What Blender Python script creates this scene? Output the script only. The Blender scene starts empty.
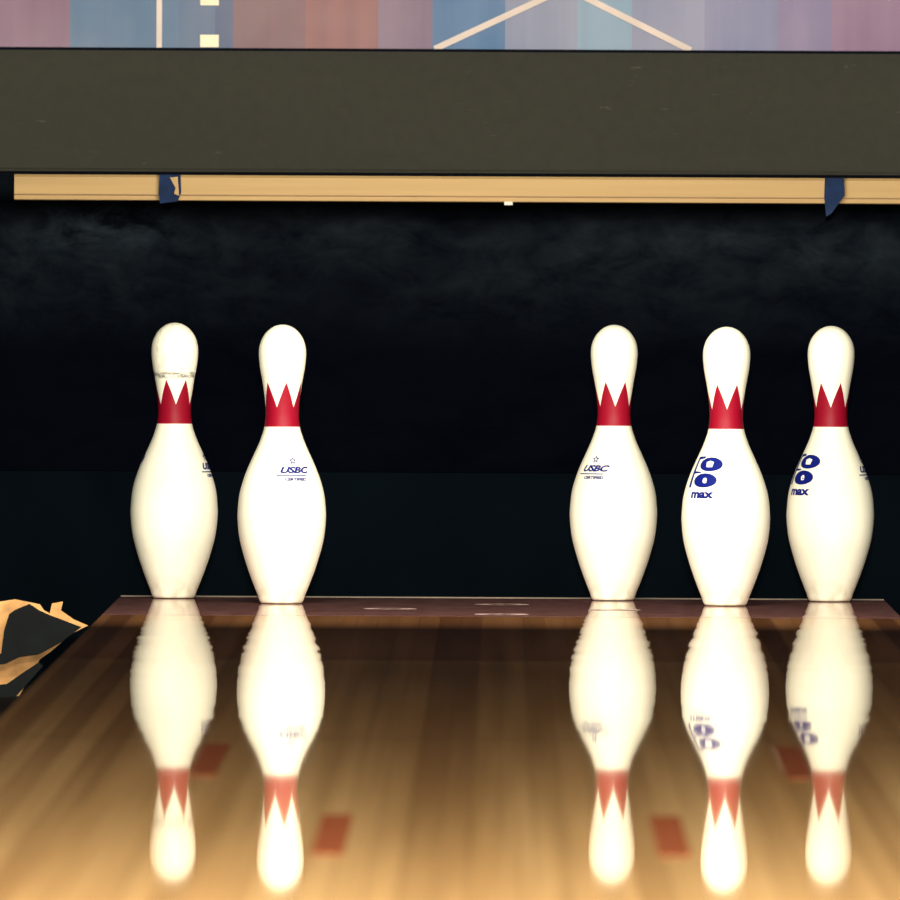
import bpy, bmesh, math, random
from mathutils import Vector, Matrix, noise
random.seed(4)
sc = bpy.context.scene
sc.view_settings.view_transform = 'Standard'
sc.view_settings.look = 'None'
COL = sc.collection
H = 0.539

def lin(c):
    return tuple(((v/255)/12.92 if v/255 <= 0.04045 else (((v/255)+0.055)/1.055)**2.4) for v in c)

# ---------------------------------------------------------------- helpers
class NT:
    def __init__(s, name):
        s.m = bpy.data.materials.new(name); s.m.use_nodes = True
        s.t = s.m.node_tree; s.t.nodes.clear()
        s.out = s.t.nodes.new('ShaderNodeOutputMaterial')
    def n(s, typ, **kw):
        nd = s.t.nodes.new(typ)
        for k, v in kw.items(): setattr(nd, k, v)
        return nd
    def l(s, a, b): s.t.links.new(a, b)
    def setin(s, sock, v):
        if isinstance(v, bpy.types.NodeSocket): s.l(v, sock)
        else: sock.default_value = v
    def math(s, op, a, b=None, c=None, clamp=False):
        nd = s.n('ShaderNodeMath', operation=op); nd.use_clamp = clamp
        s.setin(nd.inputs[0], a)
        if b is not None: s.setin(nd.inputs[1], b)
        if c is not None: s.setin(nd.inputs[2], c)
        return nd.outputs[0]
    def mix(s, f, a, b, mode='MIX'):
        nd = s.n('ShaderNodeMix', data_type='RGBA', blend_type=mode)
        s.setin(nd.inputs[0], f)
        for i, v in ((6, a), (7, b)):
            if isinstance(v, bpy.types.NodeSocket): s.l(v, nd.inputs[i])
            else: nd.inputs[i].default_value = (*v[:3], 1)
        return nd.outputs[2]
    def coord(s):
        return s.n('ShaderNodeTexCoord').outputs['Object']
    def xyz(s, v):
        nd = s.n('ShaderNodeSeparateXYZ'); s.l(v, nd.inputs[0]); return nd.outputs
    def noise(s, v, scale=(1,1,1), detail=3, rough=0.5, dist=0.0, base=1.0):
        mp = s.n('ShaderNodeMapping'); s.l(v, mp.inputs[0]); mp.inputs['Scale'].default_value = scale
        nd = s.n('ShaderNodeTexNoise'); s.l(mp.outputs[0], nd.inputs['Vector'])
        nd.inputs['Scale'].default_value = base; nd.inputs['Detail'].default_value = detail
        nd.inputs['Roughness'].default_value = rough; nd.inputs['Distortion'].default_value = dist
        return nd.outputs[0]
    def ramp(s, f, lo, hi):
        nd = s.n('ShaderNodeMapRange'); s.l(f, nd.inputs[0])
        nd.inputs[1].default_value = lo; nd.inputs[2].default_value = hi
        return nd.outputs[0]
    def principled(s, col, rough=0.5, spec=0.5, coat=0.0, normal=None, metallic=0):
        p = s.n('ShaderNodeBsdfPrincipled')
        if isinstance(col, bpy.types.NodeSocket): s.l(col, p.inputs['Base Color'])
        else: p.inputs['Base Color'].default_value = (*col[:3], 1)
        s.setin(p.inputs['Roughness'], rough)
        s.setin(p.inputs['Specular IOR Level'], spec)
        p.inputs['Coat Weight'].default_value = coat
        p.inputs['Metallic'].default_value = metallic
        if normal: s.l(normal, p.inputs['Normal'])
        s.l(p.outputs[0], s.out.inputs[0]); return p
    def bump(s, h, strength=0.3, dist=0.01):
        b = s.n('ShaderNodeBump'); s.l(h, b.inputs['Height'])
        b.inputs['Strength'].default_value = strength; b.inputs['Distance'].default_value = dist
        return b.outputs[0]

def simple(name, col, rough=0.5, spec=0.5, var=0.15, sc_=20.0):
    t = NT(name); c = t.coord()
    nz = t.noise(c, (sc_,)*3, 4)
    col2 = tuple(v*(1-var) for v in col); col3 = tuple(min(1, v*(1+var)) for v in col)
    t.principled(t.mix(t.ramp(nz, .3, .7), col2, col3), rough, spec)
    return t.m

def obj_from_bm(bm, name, mats, parent=None, smooth=False, loc=(0,0,0)):
    me = bpy.data.meshes.new(name); bm.to_mesh(me); bm.free()
    for m in (mats if isinstance(mats, (list, tuple)) else [mats]): me.materials.append(m)
    if smooth:
        for p in me.polygons: p.use_smooth = True
    o = bpy.data.objects.new(name, me); COL.objects.link(o); o.location = loc
    if parent: o.parent = parent
    return o

def bm_box(bm, x0, x1, y0, y1, z0, z1, mi=0):
    vs = [bm.verts.new((x, y, z)) for x in (x0, x1) for y in (y0, y1) for z in (z0, z1)]
    for f in ((0,1,3,2),(4,6,7,5),(0,4,5,1),(2,3,7,6),(0,2,6,4),(1,5,7,3)):
        fc = bm.faces.new([vs[i] for i in f]); fc.material_index = mi
    return vs

def box(name, x0, x1, y0, y1, z0, z1, mat, parent=None, bevel=0, loc=(0,0,0)):
    bm = bmesh.new(); bm_box(bm, x0, x1, y0, y1, z0, z1)
    bmesh.ops.recalc_face_normals(bm, faces=bm.faces)
    if bevel: bmesh.ops.bevel(bm, geom=list(bm.edges), offset=bevel, segments=2, affect='EDGES')
    return obj_from_bm(bm, name, mat, parent, loc=loc)

def empty(name, loc=(0,0,0)):
    e = bpy.data.objects.new(name, None); COL.objects.link(e); e.location = loc; e.empty_display_size = .1
    return e

# ---------------------------------------------------------------- glossy lane finish
def lane_material(name, kind):
    t = NT(name); c = t.coord(); X, Y, Z = t.xyz(c)
    if kind == 'lane':
        bx = t.math('DIVIDE', X, 0.02735)
        fl = t.math('FLOOR', bx)
        wn = t.n('ShaderNodeTexWhiteNoise', noise_dimensions='1D'); t.l(fl, wn.inputs['W'])
        streak = t.noise(c, (45, 0.30, 1), 3, .5)
        broad = t.noise(c, (9, 0.22, 1), 2, .5)
        a = t.mix(wn.outputs[0], (0.64, 0.41, 0.175), (0.78, 0.52, 0.235))
        b = t.mix(t.ramp(streak, .3, .7), (0.66, 0.63, 0.58), (1, 1, 1))
        col = t.mix(0.8, a, b, 'MULTIPLY')
        b2 = t.mix(t.ramp(broad, .35, .62), (0.74, 0.66, 0.58), (1, 1, 1))
        col = t.mix(0.8, col, b2, 'MULTIPLY')
        fr = t.math('FRACT', bx)
        groove = t.math('LESS_THAN', fr, 0.06)
        col = t.mix(t.math('MULTIPLY', groove, .3), col, (0.10, 0.05, 0.02))
        # occasional dark reddish boards, more noticeable towards the pins
        dk = t.math('LESS_THAN', wn.outputs[0], .12)
        col = t.mix(t.math('MULTIPLY', dk, t.math('ADD', .10, t.math('MULTIPLY', t.ramp(Y, 13, 19), .40))), col, (0.20, 0.09, 0.04))
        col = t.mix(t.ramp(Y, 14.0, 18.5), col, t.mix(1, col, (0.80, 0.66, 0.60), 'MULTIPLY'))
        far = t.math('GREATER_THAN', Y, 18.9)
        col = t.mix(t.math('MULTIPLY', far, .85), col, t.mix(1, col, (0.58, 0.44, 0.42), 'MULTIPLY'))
        for yy in (18.9, 16.1):
            d = t.math('ABSOLUTE', t.math('SUBTRACT', Y, yy))
            col = t.mix(t.math('MULTIPLY', t.math('LESS_THAN', d, .02), .4), col, (0.10, 0.06, 0.03))
    elif kind == 'deck':
        nz = t.noise(c, (30, 12, 1), 5, .65)
        col = t.mix(t.ramp(nz, .3, .75), (0.18, 0.070, 0.062), (0.38, 0.18, 0.165))
    elif kind == 'mark':
        nz = t.noise(c, (50, 6, 1), 3)
        col = t.mix(nz, (0.38, 0.100, 0.042), (0.46, 0.145, 0.058))
    diff = t.n('ShaderNodeBsdfDiffuse'); t.l(col, diff.inputs[0])
    gl = t.n('ShaderNodeBsdfGlossy'); gl.inputs['Roughness'].default_value = 0.0205
    gl.inputs[0].default_value = (1, .99, .97, 1)
    fr = t.n('ShaderNodeFresnel'); fr.inputs[0].default_value = 1.5
    # long shallow undulation of the lane surface (millimetres over metres) + finer ripple
    Yc = t.math('MINIMUM', Y, 16.7)
    und = t.math('MULTIPLY', t.math('COSINE', t.math('MULTIPLY', t.math('SUBTRACT', Yc, 13.9), 2*math.pi/5.6)), -5.5e-4)
    rip = t.math('MULTIPLY', t.noise(c, (3.5, 3.4, 1), 1), t.math('MULTIPLY', t.ramp(Y, 15.5, 19.5), 7.0e-4))
    bp = t.bump(t.math('ADD', und, rip), 1.0, 1.0); t.l(bp, gl.inputs['Normal'])
    fac = t.math('MULTIPLY', fr.outputs[0], 0.93)
    mx = t.n('ShaderNodeMixShader'); t.l(fac, mx.inputs[0]); t.l(diff.outputs[0], mx.inputs[1]); t.l(gl.outputs[0], mx.inputs[2])
    t.l(mx.outputs[0], t.out.inputs[0])
    return t.m
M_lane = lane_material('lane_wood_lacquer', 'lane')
M_deck = lane_material('pin_deck_lacquer', 'deck')
M_mark = lane_material('dark_dowel_wood', 'mark')

M_spot = simple('worn_spot', (0.42, 0.29, 0.265), .5, .1, .5, 90)
M_gutter = simple('gutter_plastic', (0.002, 0.004, 0.007), .6, .1)
M_black = simple('black_paint', (0.001, 0.002, 0.006), .7, .06)
M_conc = simple('dark_concrete', (0.02, 0.02, 0.022), .9, .1)
M_cap = simple('division_cap', (0.10, 0.07, 0.04), .5)
M_metal = simple('dull_metal_trim', (0.010, 0.009, 0.010), .7, .05)
M_wallp = simple('wall_paint', (0.12, 0.10, 0.09), .9, .1)
M_appr = simple('approach_wood', (0.45, 0.27, 0.12), .3)

# ---------------------------------------------------------------- room shell
box('floor', -6, 6, -4, 24.2, -0.30, -0.16, M_conc)
box('approach_floor', -5.8, 5.8, -3.9, 2.78, -0.16, 0.0, M_appr)
box('ceiling', -6, 6, -4, 24.2, 4.3, 4.4, M_wallp)
box('wall_left', -6.1, -6, -4, 24.2, -.3, 4.3, M_wallp)
box('wall_right', 6, 6.1, -4, 24.2, -.3, 4.3, M_wallp)
box('wall_rear', -6, 6, -4.1, -4, -.3, 4.3, M_wallp)
box('wall_front', -6, 6, 24.2, 24.3, -.3, 4.3, M_black)

# ---------------------------------------------------------------- lanes
PITCH = 1.68
HW = 0.5334
def build_gutter(xc, par):
    bm = bmesh.new(); n = 14; W = .111
    rows = []
    for y in (2.8, 20.45):
        r = []
        for i in range(n+1):
            a = math.pi*i/n
            r.append(bm.verts.new((xc-W*math.cos(a), y, -.02-.075*math.sin(a))))
        rows.append(r)
    for i in range(n): bm.faces.new((rows[0][i], rows[0][i+1], rows[1][i+1], rows[1][i]))
    pr = [(-W, -.02), (-W, -.125), (W, -.125), (W, -.02)]
    a = [bm.verts.new((xc+x, 20.45, z)) for x, z in pr]; b = [bm.verts.new((xc+x, 21.95, z)) for x, z in pr]
    for i in range(3): bm.faces.new((a[i], a[i+1], b[i+1], b[i]))
    o = obj_from_bm(bm, 'gutter', M_gutter, par)
    m = o.modifiers.new('thick', 'SOLIDIFY'); m.thickness = .003
def build_lane(cx):
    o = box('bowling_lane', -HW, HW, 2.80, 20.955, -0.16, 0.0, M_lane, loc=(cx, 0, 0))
    for (x, y0, y1) in ((.146, 13.16, 14.05), (.287, 14.99, 15.9)):
        for s in (-1, 1):
            box('range_marker', s*x-.0137, s*x+.0137, y0, y1, -.002, .0002, M_mark, o)
    for k in range(-3, 4):
        bm = bmesh.new(); x = k*.137; y = 7.6-abs(k)*.35
        top = [bm.verts.new(p) for p in ((x-.016, y, .0002), (x+.016, y, .0002), (x, y+.15, .0002))]
        bm.faces.new(top); obj_from_bm(bm, 'aiming_arrow', M_mark, o)
    box('pin_deck', -HW, HW, 20.965, 21.99, -0.16, 0.0, M_deck, o)
    box('front_seam', -HW, HW, 20.955, 20.965, -.05, -.0001, M_metal, o)
    for (x, y) in ((0, 21.072), (-.1524, 21.336), (.1524, 21.336), (0, 21.6)):
        bm = bmesh.new()
        n = 40; vo = []; vi = []
        for i in range(n):
            a = 2*math.pi*i/n
            ro = .036+.006*noise.noise(Vector((math.cos(a)*2, math.sin(a)*2, x*9+y)))
            ri = .022+.012*noise.noise(Vector((math.cos(a)*3, math.sin(a)*3, x*9+y+5)))
            vo.append(bm.verts.new((x+ro*math.cos(a), y+ro*math.sin(a), .0003)))
            vi.append(bm.verts.new((x+ri*math.cos(a), y+ri*math.sin(a), .0003)))
        for i in range(n):
            j = (i+1) % n; bm.faces.new((vo[i], vo[j], vi[j], vi[i]))
        obj_from_bm(bm, 'worn_spot', M_spot, o)
    box('tail_plank', -HW, HW, 21.975, 21.995, -.07, .0008, M_cap, o)
    for s in (-1, 1):
        build_gutter(s*(HW+.119), o)
    return o
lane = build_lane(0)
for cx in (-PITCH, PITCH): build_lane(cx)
for s in (-1, 1):
    box('lane_division', s*PITCH/2-.065, s*PITCH/2+.065, 2.8, 20.4, -.16, .02, M_cap, bevel=.006)

pit = empty('pinsetter_pit')
for s in (-1, 1):
    for k, xx in enumerate((PITCH/2, PITCH*1.5)):
        box('kickback_panel', s*xx-.035, s*xx+.035, 20.42, 23.6, -.16, 1.1, M_black, pit, bevel=.004)

# ---------------------------------------------------------------- torn guard at left gutter end
S = 738.0
def poly(name, pts, y, th, mat, parent):
    bm = bmesh.new()
    v = [bm.verts.new(((px-503)/S, y, H-(py-212)/S)) for px, py in pts]
    f = bm.faces.new(v)
    r = bmesh.ops.extrude_face_region(bm, geom=[f])
    for g in r['geom']:
        if isinstance(g, bmesh.types.BMVert): g.co.y += th
    bmesh.ops.triangulate(bm, faces=list(bm.faces)); bmesh.ops.recalc_face_normals(bm, faces=bm.faces)
    return obj_from_bm(bm, name, mat, parent)
M_ply = simple('torn_plywood', (0.50, 0.26, 0.095), .7, .2, .35, 40)
M_rub = simple('dark_rubber', (0.0018, 0.0030, 0.0034), .6, .08, .3, 30)
guard = empty('gutter_end_guard'); guard.parent = lane
poly('plywood_backing', [(-48,604),(-10,606),(15,602),(40,607),(44,613),(50,616),(52,606),(63,604),(61,613),(74,622),(88,628),(72,636),(50,655),(40,662),(30,680),(18,702),(-30,702),(-48,702)], 21.33, .012, M_ply, guard)
poly('rubber_flap', [(2,656),(5,632),(10,616),(16,612),(30,606),(39,612),(50,617),(82,629),(62,644),(40,656),(20,659),(6,666),(-46,672),(-46,660),(-6,656)], 21.30, .012, M_rub, guard)
poly('lower_flap', [(-46,692),(-10,688),(8,686),(22,676),(40,664),(44,668),(30,684),(14,702),(-46,702)], 21.29, .010, M_rub, guard)

# ---------------------------------------------------------------- pit: curtain, cushion
t = NT('curtain_vinyl'); c = t.coord(); X, Y, Z = t.xyz(c)
n1 = t.noise(c, (13, 13, 24), 8, .72, .5)
n2 = t.noise(c, (2.4, 2.4, 5), 3, .5, .3)
sheen_scuff = t.math('MULTIPLY', t.ramp(Z, .33, .53), t.ramp(n1, .30, .85))  # scuffs, plus sheen of light on the upper curtain painted into the colour
sheen_scuff = t.math('MULTIPLY', sheen_scuff, t.ramp(n2, .10, .70))
lm = t.ramp(t.math('ABSOLUTE', t.math('ADD', X, .58)), .13, .02)
sheen_scuff = t.math('ADD', sheen_scuff, t.math('MULTIPLY', t.math('MULTIPLY', lm, t.ramp(n1, .40, .70)), t.math('MULTIPLY', t.ramp(Z, .48, .52), .9)))
col = t.mix(sheen_scuff, (0.00022, 0.0009, 0.0032), (0.0080, 0.0170, 0.0280))
bp = t.bump(t.noise(c, (20, 20, 26), 6, .6, .5), .22, .008)
t.principled(col, .5, t.math('ADD', .006, t.math('MULTIPLY', sheen_scuff, .07)), 0, bp)
M_curt = t.m
for cx in (0, -PITCH, PITCH):
    bm = bmesh.new(); nx, nz = 240, 110; g = []
    for j in range(nz+1):
        z = .12+ j*(1.0-.12)/nz; row = []
        for i in range(nx+1):
            x = cx-.795+1.59*i/nx
            w = noise.fractal(Vector((x*2.6, z*4, 3.1)), .9, 2.1, 4)*.010
            row.append(bm.verts.new((x, 22.87+w, z)))
        g.append(row)
    for j in range(nz):
        for i in range(nx): bm.faces.new((g[j][i], g[j][i+1], g[j+1][i+1], g[j+1][i]))
    obj_from_bm(bm, 'pit_curtain', M_curt, pit, smooth=True)
t = NT('cushion_vinyl'); c = t.coord()
nz_ = t.noise(c, (8, 8, 5), 4)
t.principled(t.mix(t.ramp(nz_, .3, .7), (0.0005, 0.0021, 0.0042), (0.0011, 0.0032, 0.0056)), .6, .01)
for cx in (0, -PITCH, PITCH):
    box('pit_cushion', cx-.80, cx+.80, 22.60, 22.68, -.16, .164, t.m, pit, bevel=.006)

# ---------------------------------------------------------------- wooden beam with taped hangers
M_beam = NT('pale_wood'); c = M_beam.coord(); gz = M_beam.noise(c, (2, 40, 60), 3)
M_beam.principled(M_beam.mix(M_beam.ramp(gz, .3, .7), (0.62, 0.40, 0.170), (0.72, 0.48, 0.210)), .5, .2); M_beam = M_beam.m
M_tape = simple('blue_tape', (0.0015, 0.020, 0.085), .5, .1, .3, 60)
beam = empty('wooden_beam', (0, 0, 0))
s_ = 15725/22.4
zt = H+(212-176)/s_; zb = H+(212-202)/s_
bm = bmesh.new()
prof = [(22.400, zb+.008), (22.400, zt-.004), (22.404, zt), (22.44, zt), (22.44, zb), (22.408, zb), (22.404, zb+.001), (22.404, zb+.007)]
x0, x1 = -.698, .80
A = [bm.verts.new((x0, y, z)) for y, z in prof]; B = [bm.verts.new((x1, y, z)) for y, z in prof]
for i in range(len(prof)):
    j = (i+1) % len(prof); bm.faces.new((A[i], A[j], B[j], B[i]))
bm.faces.new(A[::-1]); bm.faces.new(B); bmesh.ops.recalc_face_normals(bm, faces=bm.faces)
obj_from_bm(bm, 'beam_board', M_beam, beam)
box('beam_ledge', x0, x1, 22.395, 22.40, zb+.0075, zb+.0090, simple('ledge_wood', (0.36, 0.20, 0.07)), beam)
for xt, w in ((-.476, .030), (.470, .027)):
    box('hanger_strap', xt-.010, xt+.010, 22.442, 22.450, zb, 1.15, M_black, beam)
    bm = bmesh.new()
    pts = [(-w/2, zt+.0015), (w/2, zt+.001), (w/2+.001, zb+.012), (w/2-.004, zb-.001), (-w/2+.001, zb-.004), (-w/2-.001, zb+.01)]
    if xt > 0: pts[4] = (-w/2+.002, zb-.018); pts[3] = (-w/2+.009, zb-.014)
    v = [bm.verts.new((xt+a, 22.390, b)) for a, b in pts]; f = bm.faces.new(v)
    r = bmesh.ops.extrude_face_region(bm, geom=[f])
    for q in r['geom']:
        if isinstance(q, bmesh.types.BMVert): q.co.y += .006
    bmesh.ops.recalc_face_normals(bm, faces=bm.faces)
    obj_from_bm(bm, 'tape_wrap', M_tape, beam)
    if xt < 0:
        bm = bmesh.new()
        v = [bm.verts.new((xt+a, 22.388, b)) for a, b in ((.000, zt-.004), (.011, zt-.003), (.013, zb+.007), (.006, zb+.010), (.008, zb+.018))]
        bm.faces.new(v); obj_from_bm(bm, 'tape_tear', M_beam, beam)
box('screw_head', .000, .012, 22.40, 22.41, zb-.004, zb+.001, simple('pale_metal', (.8, .78, .7)), beam)

# ---------------------------------------------------------------- masking unit
mu = empty('masking_unit', (0, 0, 0))
t = NT('olive_panel'); c = t.coord()
nf = t.noise(c, (60, 60, 60), 4, .7); ns = t.noise(c, (1.5, 2, 6), 3)
col = t.mix(t.ramp(nf, .3, .7), (0.0265, 0.0262, 0.0185), (0.0330, 0.0325, 0.0230))
col = t.mix(t.ramp(ns, .3, .7), col, t.mix(1, col, (.86, .86, .86), 'MULTIPLY'))
sc1 = t.noise(c, (14, 1, 90), 2, .5, 2.0)
col = t.mix(t.math('MULTIPLY', t.ramp(sc1, .72, .78), .5), col, (.10, .095, .075))
t.principled(col, .6, .12); M_ol = t.m
s2 = 15725/20.3
zb2 = H+(212-173)/s2; zt2 = H+(212-52)/s2
box('lower_board', -2.9, 2.9, 20.30, 20.36, zb2, zt2, M_ol, mu, bevel=.004)
box('board_lip', -2.9, 2.9, 20.315, 20.36, zb2-.004, zb2, M_black, mu)
box('mural_channel', -2.9, 2.9, 20.322, 20.36, zt2, zt2+.004, M_black, mu)
bands = [(-3.0,(140,110,135)),(-1.9,(85,120,155)),(-1.4,(150,95,100)),(-1.0,(95,90,130)),(-.75,(136,106,128)),(-.573,(92,120,150)),(-.444,(88,112,142)),(-.387,(76,96,130)),(-.354,(124,94,100)),(-.266,(142,96,96)),(-.174,(132,112,134)),
         (-.095,(92,124,162)),(-.021,(138,145,170)),(.076,(130,160,184)),(.154,(136,142,170)),(.251,(120,126,162)),(.33,(128,118,154)),(.409,(142,114,142)),(.50,(150,116,132)),(.8,(90,120,160)),(1.1,(150,110,120)),(1.6,(110,120,160)),(2.2,(130,90,110))]
t = NT('mural_print'); c = t.coord(); X, Y, Z = t.xyz(c)
cr = t.n('ShaderNodeValToRGB'); cr.color_ramp.interpolation = 'CONSTANT'
el = cr.color_ramp.elements
for i, (x, cc) in enumerate(bands):
    p = (x+3)/6
    e = el[0] if i == 0 else (el[1] if i == 1 else el.new(min(p, 1)))
    e.position = p; e.color = (*lin(cc), 1)
t.l(t.math('DIVIDE', t.math('ADD', X, 3.0), 6.0), cr.inputs[0])
vs = t.noise(c, (45, 1, .6), 2); vv = t.noise(c, (6, 1, 6), 3)
col = t.mix(t.ramp(vs, .3, .7), cr.outputs[0], t.mix(1, cr.outputs[0], (.84, .88, .90), 'MULTIPLY'))
col = t.mix(t.ramp(vv, .3, .7), col, t.mix(.18, col, (.65, .56, .58)))
t.principled(col, .6, .2); M_mur = t.m
box('mural_panel', -2.9, 2.9, 20.33, 20.36, zt2+.003, 1.75, M_mur, mu)
M_cream = simple('cream_print', (0.95, 0.85, 0.62), .6, .2, .05)
M_pale = simple('pale_pink_print', (0.70, 0.60, 0.54), .6, .2, .08)
def strip(ax, az, bx, bz, w, mat, nm):
    d = Vector((bx-ax, 0, bz-az)).normalized(); n = Vector((-d.z, 0, d.x))*w/2
    bm = bmesh.new(); a = Vector((ax, 20.328, az)); b = Vector((bx, 20.328, bz))
    bm.faces.new([bm.verts.new(p) for p in (a-n, b-n, b+n, a+n)])
    obj_from_bm(bm, nm, mat, mu)
zm = zt2+.004
for k in (-2, -1, 0, 1, 2):
    ox = k*1.15-.003
    for i in range(8):
        z0 = zm+.001+i*.054
        bm = bmesh.new(); bm.faces.new([bm.verts.new(p) for p in ((ox-.391,20.328,z0),(ox-.367,20.328,z0),(ox-.367,20.328,z0+.016),(ox-.391,20.328,z0+.016))])
        obj_from_bm(bm, 'film_square', M_cream, mu)
    strip(ox-.444, zm, ox-.444, 1.74, .007, M_pale, 'vertical_line')
    strip(ox-.088, zm, ox+.20, zm+.135, .008, M_pale, 'diagonal_line')
    strip(ox+.243, zm, ox-.030, zm+.135, .008, M_pale, 'diagonal_line')
box('upper_frame', -2.9, 2.9, 20.30, 20.36, 1.75, 1.82, M_ol, mu)
for s in (-1, 1): box('side_post', s*2.84-.05, s*2.84+.05, 20.37, 20.45, -.16, 1.8, M_black, mu)

# ---------------------------------------------------------------- pins
IN = .0254*1.004
prof = [(0,1.10),(.12,1.18),(.40,1.27),(.75,1.414),(1.5,1.70),(2.25,1.953),(3.375,2.255),(4.5,2.383),(5.2,2.36),(5.875,2.2815),(6.6,2.09),(7.25,1.8515),(7.95,1.54),(8.625,1.236),(9.0,1.10),(9.375,.9825),(10,.8985),(10.45,.905),(10.875,.935),(11.75,1.047),(12.625,1.203),(13.1,1.258),(13.5,1.2735),(13.9,1.22),(14.3,1.055),(14.6,.84),(14.8,.62),(14.93,.38),(15.0,0)]
def rad(zin):
    P = prof
    if zin <= 0: return P[0][1]
    for i in range(len(P)-1):
        if zin <= P[i+1][0]:
            a, b = P[i], P[i+1]; h = b[0]-a[0]; u = (zin-a[0])/h
            def sl(k):
                if k == 0: return (P[1][1]-P[0][1])/(P[1][0]-P[0][0])
                if k == len(P)-1: return (P[k][1]-P[k-1][1])/(P[k][0]-P[k-1][0])
                return (P[k+1][1]-P[k-1][1])/(P[k+1][0]-P[k-1][0])
            m0, m1 = sl(i)*h, sl(i+1)*h
            return max(0, (2*u**3-3*u*u+1)*a[1]+(u**3-2*u*u+u)*m0+(-2*u**3+3*u*u)*b[1]+(u**3-u*u)*m1)
    return 0
def pin_mat(idx, rot, scuff):
    t = NT('pin_coating_%d' % idx); c = t.coord(); X, Y, Z = t.xyz(c)
    ang = t.math('ARCTAN2', X, t.math('MULTIPLY', Y, -1))
    u = t.math('FRACT', t.math('ADD', t.math('DIVIDE', t.math('SUBTRACT', ang, rot), math.radians(60)), 10.5))
    tri = t.math('SUBTRACT', 1.0, t.math('MULTIPLY', t.math('ABSOLUTE', t.math('SUBTRACT', u, .5)), 2.0))
    top = t.math('ADD', 10.55*IN, t.math('MULTIPLY', tri, 1.35*IN))
    m1 = t.math('LESS_THAN', Z, top); m2 = t.math('GREATER_THAN', Z, 9.5*IN)
    red = t.math('MULTIPLY', m1, m2)
    nz = t.noise(c, (25, 25, 12), 5, .65)
    white = t.mix(t.ramp(nz, .5, .8), (.88, .85, .70), (.80, .76, .62))
    foot = t.math('MULTIPLY', t.ramp(Z, .035, 0), t.ramp(t.noise(c, (60, 60, 40), 4), .4, .7))
    white = t.mix(t.math('MULTIPLY', foot, .6), white, (.42, .30, .18))
    if scuff:
        band = t.ramp(t.math('ABSOLUTE', t.math('SUBTRACT', Z, 12.15*IN)), .0055, .0025)
        sn = t.ramp(t.noise(c, (90, 90, 260), 4, .7), .42, .56)
        white = t.mix(t.math('MULTIPLY', t.math('MULTIPLY', band, sn), .85), white, (.12, .12, .11))
        hd = t.math('GREATER_THAN', Z, 12*IN)
        sp = t.ramp(t.noise(c, (120, 120, 60), 4, .75), .52, .70)
        white = t.mix(t.math('MULTIPLY', t.math('MULTIPLY', hd, sp), .5), white, (.3, .3, .27))
    col = t.mix(red, white, (.25, .002, .016))
    t.principled(col, .5, .18, .0)
    return t.m
M_ink = simple('blue_ink', (0.0028, 0.009, 0.145), .6, .1, .1)
M_wh = simple('white_ink', (0.80, 0.79, 0.74), .5, .2, .02)
M_faint = simple('faint_ink', (0.25, 0.26, 0.36), .5, .2, .1)

def text_bm(s, size, shear=0., bold=0.):
    cu = bpy.data.curves.new('t', 'FONT'); cu.body = s; cu.size = size; cu.shear = shear
    cu.align_x = 'CENTER'; cu.align_y = 'CENTER'; cu.offset = bold; cu.resolution_u = 4
    o = bpy.data.objects.new('t', cu); COL.objects.link(o)
    dg = bpy.context.evaluated_depsgraph_get(); dg.update()
    me = bpy.data.meshes.new_from_object(o.evaluated_get(dg))
    bm = bmesh.new(); bm.from_mesh(me)
    bpy.data.objects.remove(o); bpy.data.meshes.remove(me)
    return bm
def poly_bm(pts):
    bm = bmesh.new(); bm.faces.new([bm.verts.new((x, y, 0)) for x, y in pts]); return bm
def ell_bm(rx, ry, n=36):
    return poly_bm([(rx*math.cos(2*math.pi*i/n), ry*math.sin(2*math.pi*i/n)) for i in range(n)])
def decal(bm, pin, a0, z0, mat, name, du=0, dv=0, sx=1, off=.0004):
    for v in bm.verts: v.co.x = v.co.x*sx+du; v.co.y += dv
    bmesh.ops.triangulate(bm, faces=list(bm.faces))
    for _ in range(4):
        long = [e for e in bm.edges if e.calc_length() > .0045]
        if not long: break
        bmesh.ops.subdivide_edges(bm, edges=long, cuts=1); bmesh.ops.triangulate(bm, faces=list(bm.faces))
    rr = rad(z0/IN)*IN
    for v in bm.verts:
        z = z0+v.co.y; a = a0+v.co.x/rr; r = rad(z/IN)*IN+off
        v.co = Vector((r*math.sin(a), -r*math.cos(a), z))
    for f in bm.faces:
        f.normal_update()
        cc = f.calc_center_median()
        if f.normal.x*cc.x+f.normal.y*cc.y < 0: f.normal_flip()
    obj_from_bm(bm, name, mat, pin, smooth=True)

def make_pin(idx, x, y, rot, scuff=False):
    bm = bmesh.new(); N = 96; rows = []
    zs = [15*i/150 for i in range(146)]+[14.6+.4*math.sin(math.pi/2*k/12) for k in range(1, 12)]
    zs = sorted(set(round(z, 4) for z in zs if z < 14.999))
    for z in zs:
        r = rad(z)
        if z > 13.5: r = 1.2735*math.sqrt(max(0, 1-((z-13.5)/1.5)**2))
        rows.append([bm.verts.new((r*IN*math.cos(2*math.pi*k/N), r*IN*math.sin(2*math.pi*k/N), z*IN)) for k in range(N)])
    for a, b in zip(rows, rows[1:]):
        for k in range(N):
            j = (k+1) % N; bm.faces.new((a[k], a[j], b[j], b[k]))
    tp = bm.verts.new((0, 0, 15*IN))
    for k in range(N): bm.faces.new((rows[-1][k], rows[-1][(k+1) % N], tp))
    bm.faces.new(rows[0][::-1])
    return obj_from_bm(bm, 'bowling_pin', pin_mat(idx, rot, scuff), smooth=True, loc=(x, y, .0008))
def star_pts(r):
    return [((r if i % 2 == 0 else r*.42)*math.sin(math.pi*i/5), (r if i % 2 == 0 else r*.42)*math.cos(math.pi*i/5)) for i in range(10)]
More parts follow.
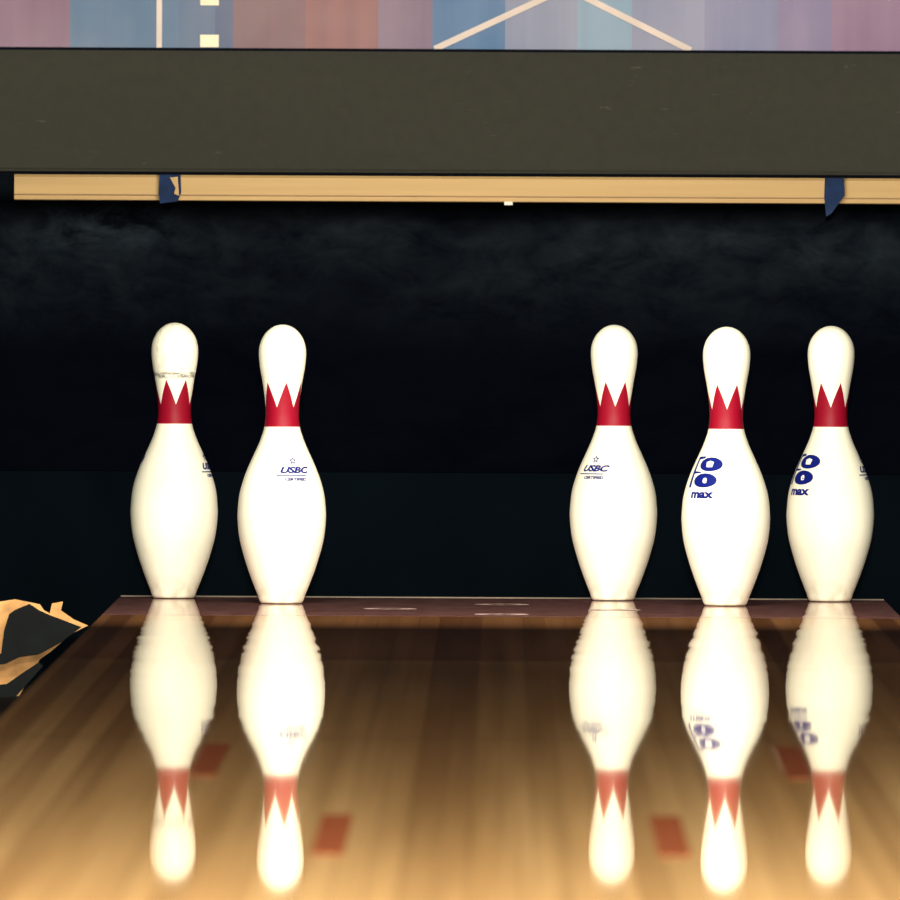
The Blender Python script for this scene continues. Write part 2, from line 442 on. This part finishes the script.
def logo_a(pin, a0):
    z0 = .183
    decal(text_bm('USBC', .0115, .35, .0006), pin, a0, z0, M_ink, 'lettering', sx=1.45)
    decal(text_bm('CERTIFIED', .0052, .1, .0003), pin, a0+.03, z0-.0125, M_ink, 'small_lettering', sx=1.35)
    decal(text_bm('PIN', .005, 0, .0000), pin, a0+.15, z0-.023, M_faint, 'faint_lettering')
    decal(poly_bm(star_pts(.0064)), pin, a0, z0+.0130, M_ink, 'star')
    decal(poly_bm(star_pts(.0028)), pin, a0, z0+.0130, M_wh, 'star_centre', off=.0007)
    decal(poly_bm([(-.024, -.0065), (.018, -.0065), (.016, -.0080), (-.024, -.0080)]), pin, a0, z0, M_ink, 'underline')
def logo_b(pin, a0):
    z0 = .172
    decal(ell_bm(.0215, .0096), pin, a0, z0, M_ink, 'upper_oval', du=.006, dv=.022)
    decal(poly_bm([(-.0050,-.0038),(.0050,-.0038),(.0070,.0030),(.0026,-.0004),(0,.0050),(-.0026,-.0004),(-.0070,.0030)]), pin, a0, z0, M_wh, 'crown', du=.005, dv=.022, off=.0008)
    decal(ell_bm(.0190, .0098), pin, a0, z0, M_ink, 'lower_oval', du=.001, dv=.0)
    decal(text_bm('e', .0145, 0, .0003), pin, a0, z0, M_wh, 'letter', du=.002, dv=.001, off=.0008)
    decal(poly_bm([(-.0275,-.010),(-.0220,-.010),(-.0220,.028),(-.0275,.028)]), pin, a0, z0, M_ink, 'stem')
    decal(poly_bm([(-.027,.0275),(-.008,.0300),(-.008,.0330),(-.027,.0320)]), pin, a0, z0, M_ink, 'stem_cap')
    decal(poly_bm([(-.027,.0085),(-.008,.0100),(-.008,.0120),(-.027,.0120)]), pin, a0, z0, M_ink, 'stem_bar')
    decal(text_bm('max', .0160, 0, .0008), pin, a0, z0, M_ink, 'lettering', du=-.001, dv=-.0190, sx=1.2)
R3, R4 = 21.60, 21.864
p1 = make_pin(1, -.457, R4, -.42, True); logo_a(p1, 1.36); logo_b(p1, -1.80)
p2 = make_pin(2, -.3035, R3, .22); logo_a(p2, .36)
p3 = make_pin(3, .154, R4, -.45); logo_a(p3, -.62)
p4 = make_pin(4, .3065, R3, .55); logo_b(p4, -.64)
p5 = make_pin(5, .4555, R4, -.55); logo_b(p5, -.88); logo_a(p5, 1.38)

# ---------------------------------------------------------------- lights
def area(name, loc, rot, sx, sy, power, col):
    L = bpy.data.lights.new(name, 'AREA'); L.shape = 'RECTANGLE'; L.size = sx; L.size_y = sy; L.energy = power; L.color = col
    o = bpy.data.objects.new(name, L); COL.objects.link(o); o.location = loc; o.rotation_euler = rot; return o
def spot(name, loc, tgt, energy, ang, blend, col, soft):
    L = bpy.data.lights.new(name, 'SPOT'); L.energy = energy; L.color = col; L.spot_size = math.radians(ang); L.spot_blend = blend; L.shadow_soft_size = soft
    o = bpy.data.objects.new(name, L); COL.objects.link(o); o.location = loc
    o.rotation_euler = (Vector(tgt)-o.location).to_track_quat('-Z', 'Y').to_euler()
WARM = (1, .95, .80)
area('pit_light', (0, 20.52, .70), (math.radians(90-18), 0, 0), 1.5, .12, 38, WARM)
area('ceiling_light', (0, 10.0, 3.7), (0, 0, 0), 3.0, 1.2, 1560, (1, .88, .72))
spot('pin_fill', (0, -.2, 1.0), (0, 21.6, .3), 9800, 9, .4, WARM, .12)  # added frontal fill from above the camera, brightens the pins
spot('mural_fill', (0, 17.2, 2.9), (0, 20.3, 1.15), 125, 72, .6, (1, .97, .95), .2)  # added spot that brightens the mural and the board below it

w = bpy.data.worlds.new('w'); sc.world = w; w.use_nodes = True
w.node_tree.nodes['Background'].inputs[0].default_value = (.5, .55, .7, 1)
w.node_tree.nodes['Background'].inputs[1].default_value = .05

# ---------------------------------------------------------------- camera
cam = bpy.data.cameras.new('camera'); cam.sensor_width = 36; cam.lens = 15725/900*36
cam.clip_end = 100; cam.clip_start = .1
cam.dof.use_dof = True; cam.dof.focus_distance = 21.7; cam.dof.aperture_fstop = 20
co = bpy.data.objects.new('camera', cam); COL.objects.link(co)
pitch = math.atan((450-212)/15725); yaw = math.atan(53/15725)
M = Matrix.Rotation(yaw, 4, 'Z') @ Matrix.Rotation(math.pi/2-pitch, 4, 'X') @ Matrix.Rotation(math.radians(.28), 4, 'Z')
co.matrix_world = Matrix.Translation((0, 0, H)) @ M
sc.camera = co
